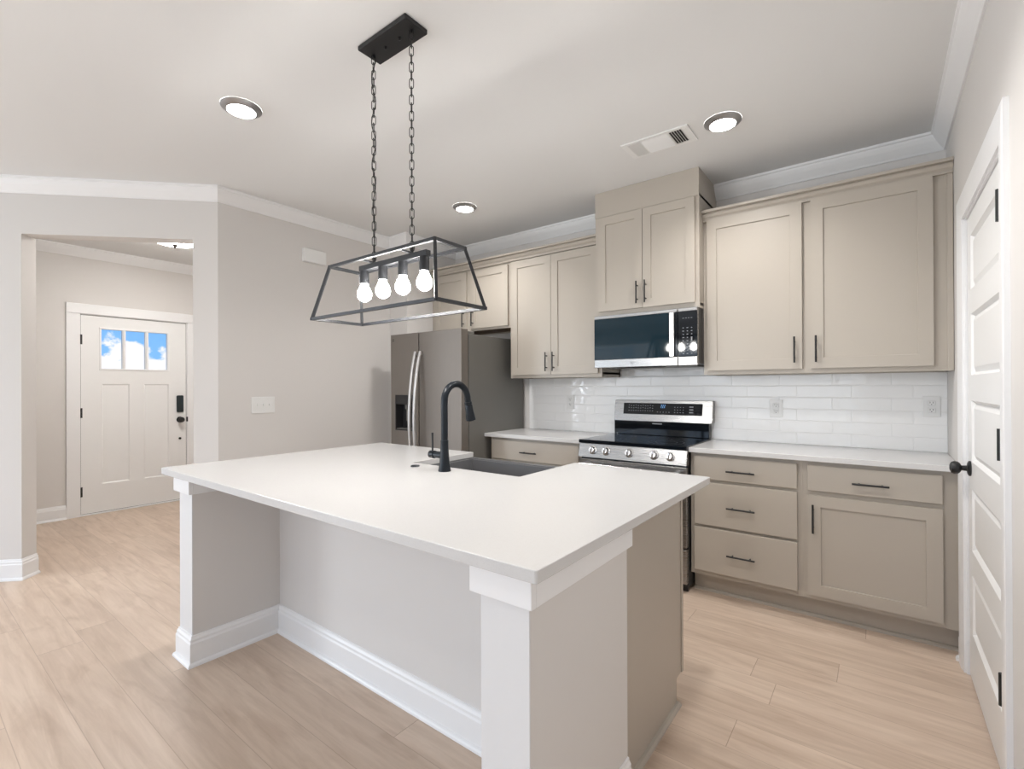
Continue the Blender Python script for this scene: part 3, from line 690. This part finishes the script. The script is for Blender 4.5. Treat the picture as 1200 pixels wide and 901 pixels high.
# cabinet boxes behind the knee wall
CX0, CX1, CYE = -2.62, -.660, 2.035
b = NB()
def endpanel(bm, x0, x1):
    v0 = [(PE, 0), (CYE-.075, 0), (CYE-.075, .112), (CYE-.02, .112), (CYE-.02, .8835), (PE, .8835)]
    r0 = [bm.verts.new((x0, y, z)) for y, z in v0]; r1 = [bm.verts.new((x1, y, z)) for y, z in v0]
    for i in range(6): bm.faces.new((r0[i], r0[(i+1) % 6], r1[(i+1) % 6], r1[i]))
    bm.faces.new(r0[::-1]); bm.faces.new(r1)
endpanel(b, CX1-.018, CX1); endpanel(b, CX0, CX0+.018)
box(b, CX0+.018, CX1-.018, PE+.0, CYE-.02, .112, .130); box(b, CX0+.018, CX1-.018, CYE-.088, CYE-.075, 0, .112)
obj('cabinet_body', b, M['cab'], isl)
b = NB(); box(b, CX0, -1.93, CYE-.02, CYE, .112, .8835); box(b, -1.93, -1.20, CYE-.02, CYE, .112, .640); box(b, -1.20, CX1+.004, CYE-.02, CYE, .112, .8835)
obj('face_frame', b, M['cab'], isl)
for x0, x1 in ((-2.60, -2.28), (-2.27, -1.95)): shaker(isl, x0, x1, .13, .865, CYE+.020, None) if False else None
def backdoor(x0, x1, z0, z1):
    b = NB(); panelled(b, x0, x1, z0, z1, [(x0+.06, x1-.06, z0+.06, z1-.06, .0015, .008)], .02, lambda u, d, z: (u, CYE+.0205-d, z)); obj('door', b, M['cab'], isl)
for x0, x1, z1 in ((-2.60, -1.95, .862), (-1.91, -1.57, .625), (-1.56, -1.22, .625), (-1.18, -.672, .862)): backdoor(x0, x1, .128, z1)
b = NB(); sweep(b, [(CX1, PE+.03), (CX1, CYE-.075), (CX0, CYE-.075)][::-1], [(0, 0), (-.016, 0), (-.015, .008), (-.009, .016), (0, .018)][::-1]) if False else sweep(b, [(CX1, PE+.028), (CX1, CYE-.075), (CX0, CYE-.075)], [(0, 0), (-.016, 0), (-.015, .008), (-.009, .016), (0, .018)])
obj('shoe_moulding', b, M['cab'], isl)
# worktop with the sink cut-out open to the far side
SX0, SX1, SY = -1.905, -1.225, 1.658
b = NB(); prism(b, [(IX0, IY0), (IX1, IY0), (IX1, IY1), (SX1, IY1), (SX1, SY), (SX0, SY), (SX0, IY1), (IX0, IY1)], .8845, .914, .0022, 2, .007)
tag(obj('island_countertop', b, M['quartz']), 'large white quartz worktop on the kitchen island', 'countertop')
# apron-front sink
sk_ = thing('apron_sink', 'dark grey apron-front sink set into the island worktop', 'sink', (-1.565, 1.9, .66))
b = NB(); o0, o1, p0, p1 = SX0-.012, SX1+.012, SY-.012, IY1+.012
t_ = .022
z1_ = .884; zb_ = .665
outer = [(o0, p0), (o1, p0), (o1, p1), (o0, p1)]; inn = [(SX0+.012, SY+.012), (SX1-.012, SY+.012), (SX1-.012, p1-.045), (SX0+.012, p1-.045)]
sh = .02; inb = [(inn[0][0]+sh, inn[0][1]+sh), (inn[1][0]-sh, inn[1][1]+sh), (inn[2][0]-sh, inn[2][1]-sh), (inn[3][0]+sh, inn[3][1]-sh)]
R0 = [b.verts.new((*p, zb_-.02)) for p in outer]; R1 = [b.verts.new((*p, z1_)) for p in outer]; R2 = [b.verts.new((*p, z1_)) for p in inn]; R3 = [b.verts.new((*p, zb_)) for p in inb]
for P_, Q_ in ((R0, R1), (R1, R2), (R2, R3)):
    for i in range(4): b.faces.new((P_[i], P_[(i+1) % 4], Q_[(i+1) % 4], Q_[i]))
b.faces.new(R0[::-1]); b.faces.new(R3)
bmesh.ops.bevel(b, geom=[e for e in b.edges if e.verts[0].co.z > zb_-.001 and e.verts[1].co.z > zb_-.001], offset=.006, segments=3, affect='EDGES')
obj('basin', b, M['sink'], sk_)
b = NB(); lathe(b, (-1.565, 1.9, zb_), (0, 0, 1), [(0, .055), (.003, .053), (.003, .042), (.001, .036), (.001, 0)]); obj('drain', b, M['faucet'], sk_, True)
# faucet
fx_, fy_ = -1.583, 1.568
fa = thing('faucet', 'black gooseneck pull-down faucet standing on the island worktop', 'faucet', (fx_, fy_, .914))
b = NB(); lathe(b, (fx_, fy_, .914), (0, 0, 1), [(0, 0), (0, .029), (.006, .029), (.010, .0275), (.04, .0235), (.09, .0195), (.130, .0182), (.136, .0186), (.142, .0182), (.142, 0)]); obj('base', b, M['faucet'], fa, True)
b = NB(); pts = [(fx_, fy_, 1.05+i*.025) for i in range(8)]
rr = .079; cz = 1.2335
for i in range(1, 17):
    a = PI*i/16*.985; pts.append((fx_, fy_+rr-rr*math.cos(a), cz+rr*math.sin(a)))
e = Vector(pts[-1]); dvec = (Vector(pts[-1])-Vector(pts[-2])).normalized(); pts.append(tuple(e+dvec*.012))
tube(b, pts, .0160, 18); obj('spout', b, M['faucet'], fa, True)
e = Vector(pts[-1])-dvec*.006
b = NB(); lathe(b, e, tuple(dvec+Vector((0, .09, 0))), [(0, 0), (0, .0140), (.005, .0140), (.005, .0185), (.016, .0190), (.018, .0165), (.021, .0185), (.05, .0198), (.088, .0245), (.096, .0245), (.098, .021), (.098, 0)]); obj('spray_head', b, M['faucet'], fa, True)
b = NB(); cyl(b, (fx_-.012, fy_, .985), (fx_-.062, fy_, .985), .0155, n=20); cyl(b, (fx_-.063, fy_, .985), (fx_-.092, fy_, .985), .0185, .0175, n=20)
obj('valve', b, M['faucet'], fa, True)
b = NB(); tube(b, [(fx_-.078, fy_, .998), (fx_-.079, fy_, 1.05), (fx_-.080, fy_, 1.085)], [.0045, .0042, .0048], 10); obj('lever', b, M['black'], fa, True)
b = NB(); lathe(b, (-1.793, 1.577, .914), (0, 0, 1), [(0, 0), (0, .022), (.004, .022), (.006, .019), (.006, 0)]); tag(obj('hole_cover', b, M['faucet'], None, True), 'small flat black round cap on island worktop beside faucet', 'cap')

# ------------------------------------------------------------------ linear lantern over the island
LX, LY = -1.584, 1.277
la = thing('pendant_lantern', 'black open-frame pendant lantern with four lit bulbs on two chains', 'pendant light', (LX, LY, ZC))
b = NB(); box(b, LX-.150, LX+.150, LY-.0575, LY+.0575, ZC-.020, ZC-.0005, .003); can = obj('canopy', b, M['black'], la)
for dx in (-.040, .048):
    b = NB(); lathe(b, (LX+dx, LY, ZC-.020), (0, 0, -1), [(0, 0), (0, .006), (.008, .006), (.010, .004), (.011, 0)], 14); obj('screw', b, M['black'], can, True)
ZT, ZBt = 1.826, 1.598
def linkpts(c, L, W, ang):
    P_ = []; hw = W/2; st = (L-W)/2
    for i in range(9): a = PI*i/8; P_.append((hw*math.cos(a), st+hw*math.sin(a)))
    for i in range(9): a = PI+PI*i/8; P_.append((hw*math.cos(a), -st+hw*math.sin(a)))
    ca, sa = math.cos(ang), math.sin(ang)
    return [(c[0]+p*ca, c[1]+p*sa, c[2]+q) for p, q in P_]
for ci, xc in enumerate((LX-.121, LX+.119)):
    b = NB(); z = ZC-.024; zend = ZT+.012; pitch = .0312; n = int((z-zend)/pitch); pitch = (z-zend)/n
    for i in range(n):
        tube(b, linkpts((xc, LY, z-pitch*(i+.5)), pitch+.0085, .0165, math.radians(37)+(PI/2 if i % 2 else 0)), .0017, 7, closed=True)
    ch = obj('chain', b, M['black'], la, True)
    b = NB(); cyl(b, (xc, LY, ZC-.021), (xc, LY, ZC-.034), .0045, n=10); obj('hook', b, M['black'], ch, True)
    b = NB(); cyl(b, (xc, LY, zend+.012), (xc, LY, ZT-.004), .006, n=12); obj('hook', b, M['black'], ch, True)
    if ci == 0:
        b = NB(); P_ = []
        for i in range(61):
            q = i/60; P_.append((xc+.006*math.sin(q*34), LY+.006*math.cos(q*29), ZC-.02-(ZC-.02-ZT)*q))
        tube(b, P_, .0022, 6); obj('cable', b, M['black'], la, True)
tw, td, bw, bd = .329, .078, .387, .128
def bar(bm, p, q, w=.012):
    p, q = Vector(p), Vector(q); d = (q-p).normalized(); s = d.cross(Vector((0, 0, 1)));
    if s.length < .1: s = Vector((1, 0, 0))
    s.normalize(); u = s.cross(d); h = w/2
    A_ = [bm.verts.new(p-d*h*.9+s*a*h+u*c*h) for a, c in ((-1, -1), (1, -1), (1, 1), (-1, 1))]; B_ = [bm.verts.new(q+d*h*.9+s*a*h+u*c*h) for a, c in ((-1, -1), (1, -1), (1, 1), (-1, 1))]
    for i in range(4): bm.faces.new((A_[i], A_[(i+1) % 4], B_[(i+1) % 4], B_[i]))
    bm.faces.new(A_); bm.faces.new(B_)
T = [(LX-tw, LY-td, ZT), (LX+tw, LY-td, ZT), (LX+tw, LY+td, ZT), (LX-tw, LY+td, ZT)]
B = [(LX-bw, LY-bd, ZBt), (LX+bw, LY-bd, ZBt), (LX+bw, LY+bd, ZBt), (LX-bw, LY+bd, ZBt)]
b = NB()
for i in range(4): bar(b, T[i], T[(i+1) % 4]); bar(b, B[i], B[(i+1) % 4]); bar(b, T[i], B[i])
obj('frame', b, M['lantern'], la)
b = NB(); box(b, LX-.212, LX+.212, LY-.0125, LY+.0125, ZT-.024, ZT-.002, .001); br_ = obj('lamp_bar', b, M['lantern'], la)
for xc in (LX-.121, LX+.119): b = NB(); box(b, xc-.006, xc+.006, LY-td, LY+td, ZT-.002, ZT+.004); obj('crossbar', b, M['lantern'], la)
for xq in (-.189, -.063, .063, .189):
    x = LX+xq
    b = NB(); lathe(b, (x, LY, ZT-.024), (0, 0, -1), [(0, 0), (0, .0185), (.004, .0195), (.056, .0195), (.057, .016), (.050, .015), (.050, 0)], 24); so = obj('socket', b, M['lantern'], la, True)
    b = NB(); lathe(b, (x, LY, ZT-.074), (0, 0, -1), [(0, 0), (0, .013), (.012, .0145), (.026, .022), (.042, .0290), (.056, .0300), (.068, .0265), (.077, .0180), (.082, .008), (.083, 0)], 24)
    obj('bulb', b, M['bulb'], so, True, 'frosted bulb, lit')

# ------------------------------------------------------------------ ceiling fixtures
for x, y, lab in ((-2.585, 1.125, 'round recessed ceiling light closest to the diagonal wall with the opening'), (-.667, 2.768, 'round recessed ceiling light beside the ceiling air vent'), (-2.613, 2.823, 'round recessed ceiling light in front of the tall cabinets by the refrigerator')):
    t = thing('recessed_light', lab, 'ceiling light', (x, y, ZC), 'recessed lights in the kitchen ceiling')
    b = NB(); lathe(b, (x, y, ZC-.0005), (0, 0, -1), [(0, .094), (.006, .0945), (.009, .091), (.020, .072), (.021, .066)], 48); obj('trim_ring', b, M['nickel'], t, True)
    b = NB(); lathe(b, (x, y, ZC-.0005), (0, 0, -1), [(.018, .0715), (.0205, .066), (.026, .05), (.029, .025), (.030, 0)], 48); obj('lens', b, M['lens'], t, True)
    can_or_fill_spot(x, y, ZC-.036, 30 if y < 2 else 52 if x > -1 else 52)
vx0, vx1, vy0, vy1 = -1.217, -.827, 2.672, 2.876
vt = thing('ceiling_vent', 'white rectangular air register set in the ceiling', 'vent', ((vx0+vx1)/2, (vy0+vy1)/2, ZC))
b = NB(); rim = .024
for x0, x1, y0, y1 in ((vx0, vx1, vy0, vy0+rim), (vx0, vx1, vy1-rim, vy1), (vx0, vx0+rim+.012, vy0+rim, vy1-rim), (vx1-rim-.016, vx1, vy0+rim, vy1-rim)): box(b, x0, x1, y0, y1, ZC-.008, ZC-.0005, .002)
obj('rim', b, M['plastic'], vt)
b = NB(); box(b, vx0+.01, vx1-.01, vy0+.01, vy1-.01, ZC-.0022, ZC-.0008); obj('duct_backing', b, M['slot'], vt)
def slat(bm, p0, p1, tilt, w):
    p0, p1 = Vector(p0), Vector(p1); d = (p1-p0).normalized(); s = Vector((-d.y, d.x, 0)); q = s*math.cos(tilt)*w/2+Vector((0, 0, math.sin(tilt)*w/2)); n = Vector((0, 0, .0006))
    V_ = [bm.verts.new(v) for v in (p0-q-n, p1-q-n, p1+q-n, p0+q-n, p0-q+n, p1-q+n, p1+q+n, p0+q+n)]
    for f in ((0, 1, 2, 3), (7, 6, 5, 4), (0, 4, 5, 1), (1, 5, 6, 2), (2, 6, 7, 3), (3, 7, 4, 0)): bm.faces.new([V_[i] for i in f])
xa, xb_ = vx0+.036, vx1-.040; ya, yb_ = vy0+rim, vy1-rim; zz = ZC-.0065; w3 = .078
b = NB()
for i in range(6): x = xb_-w3+.006+i*(w3-.008)/5; slat(b, (x, ya, zz), (x, yb_, zz), math.radians(40), .0085)
for i in range(6): x = xa+.006+i*(w3-.008)/5; slat(b, (x, ya, zz), (x, yb_, zz), math.radians(-35), .0135)
for i in range(9): y = ya+.009+i*(yb_-ya-.018)/8; slat(b, (xa+w3+.004, y, zz), (xb_-w3-.004, y, zz), math.radians(-28), .019)
for x in (xa+w3, xb_-w3): box(b, x-.004, x+.004, ya, yb_, ZC-.008, ZC-.003)
obj('louvre', b, M['plastic'], vt)
# foyer flush light
fl = thing('flush_ceiling_light', 'white domed flush ceiling light in the entry beyond the opening', 'ceiling light', (-5.118, 1.646, ZC))
c = (-5.118, 1.646, ZC)
b = NB(); lathe(b, c, (0, 0, -1), [(.0005, .10), (.012, .10), (.016, .06), (.04, .02), (.045, 0)]); obj('base', b, M['bronze'], fl, True)
b = NB(); lathe(b, c, (0, 0, -1), [(.066, .235), (.070, .232), (.088, .20), (.110, .14), (.122, .07), (.126, .012), (.120, .012), (.104, .14), (.082, .20), (.066, .228)], 48); obj('glass_bowl', b, M['dome'], fl, True)
b = NB(); lathe(b, c, (0, 0, -1), [(.123, .034), (.128, .032), (.138, .014), (.150, .008), (.156, 0)], 20); cyl(b, (c[0], c[1], ZC-.045), (c[0], c[1], ZC-.125), .006); obj('finial', b, M['bronze'], fl, True)

# ------------------------------------------------------------------ wall plates
def outlet(x, z, lab):
    t = thing('outlet', lab, 'outlet', (x, YB-.01, z), 'white outlets in the backsplash')
    y = YB-.0102
    b = NB(); box(b, x-.039, x+.039, y-.006, y, z-.060, z+.060, .003); obj('cover_plate', b, M['plastic'], t)
    for s in (-1, 1):
        b = NB(); box(b, x-.017, x+.017, y-.0075, y-.0055, z+s*.0205-.0145, z+s*.0205+.0145, .004, 3); r = obj('receptacle', b, M['plastic'], t)
        b = NB(); zz_ = z+s*.0205
        for dx in (-.0065, .0065): box(b, x+dx-.0012, x+dx+.0012, y-.0079, y-.0072, zz_-.001, zz_+.008)
        cyl(b, (x, y-.0072, zz_-.0075), (x, y-.0079, zz_-.0075), .0026, n=12); obj('slots', b, M['slot'], r)
outlet(.239, 1.174, 'white double outlet on backsplash next to the white panelled door')
outlet(-.552, 1.146, 'white double outlet on backsplash behind the long counter, second from the white door')
outlet(-2.143, 1.165, 'white double outlet on backsplash between refrigerator and range')
def wplate():
    x = XL
    t = thing('light_switch', 'white triple light switch plate on the wall beside the entry opening', 'switch', (x, 1.79, 1.165))
    b = NB(); box(b, x, x+.007, 1.706, 1.881, 1.104, 1.229, .003); obj('cover_plate', b, M['plastic'], t)
    for y in (1.7475, 1.7935, 1.8395):
        b = NB(); box(b, x+.0065, x+.0075, y-.006, y+.006, 1.152, 1.180); box(b, x+.007, x+.017, y-.0045, y+.0045, 1.160, 1.178, .002); obj('toggle', b, M['plastic'], t)
wplate()
b = NB(); box(b, XL, XL+.006, 2.112, 2.302, 2.338, 2.440, .002); dc = tag(obj('door_chime', b, M['plastic']), 'small white door chime box high on the wall', 'chime')
b = NB(); box(b, XL+.006, XL+.045, 2.108, 2.306, 2.334, 2.444, .005, 3); obj('cover', b, M['plastic'], dc)
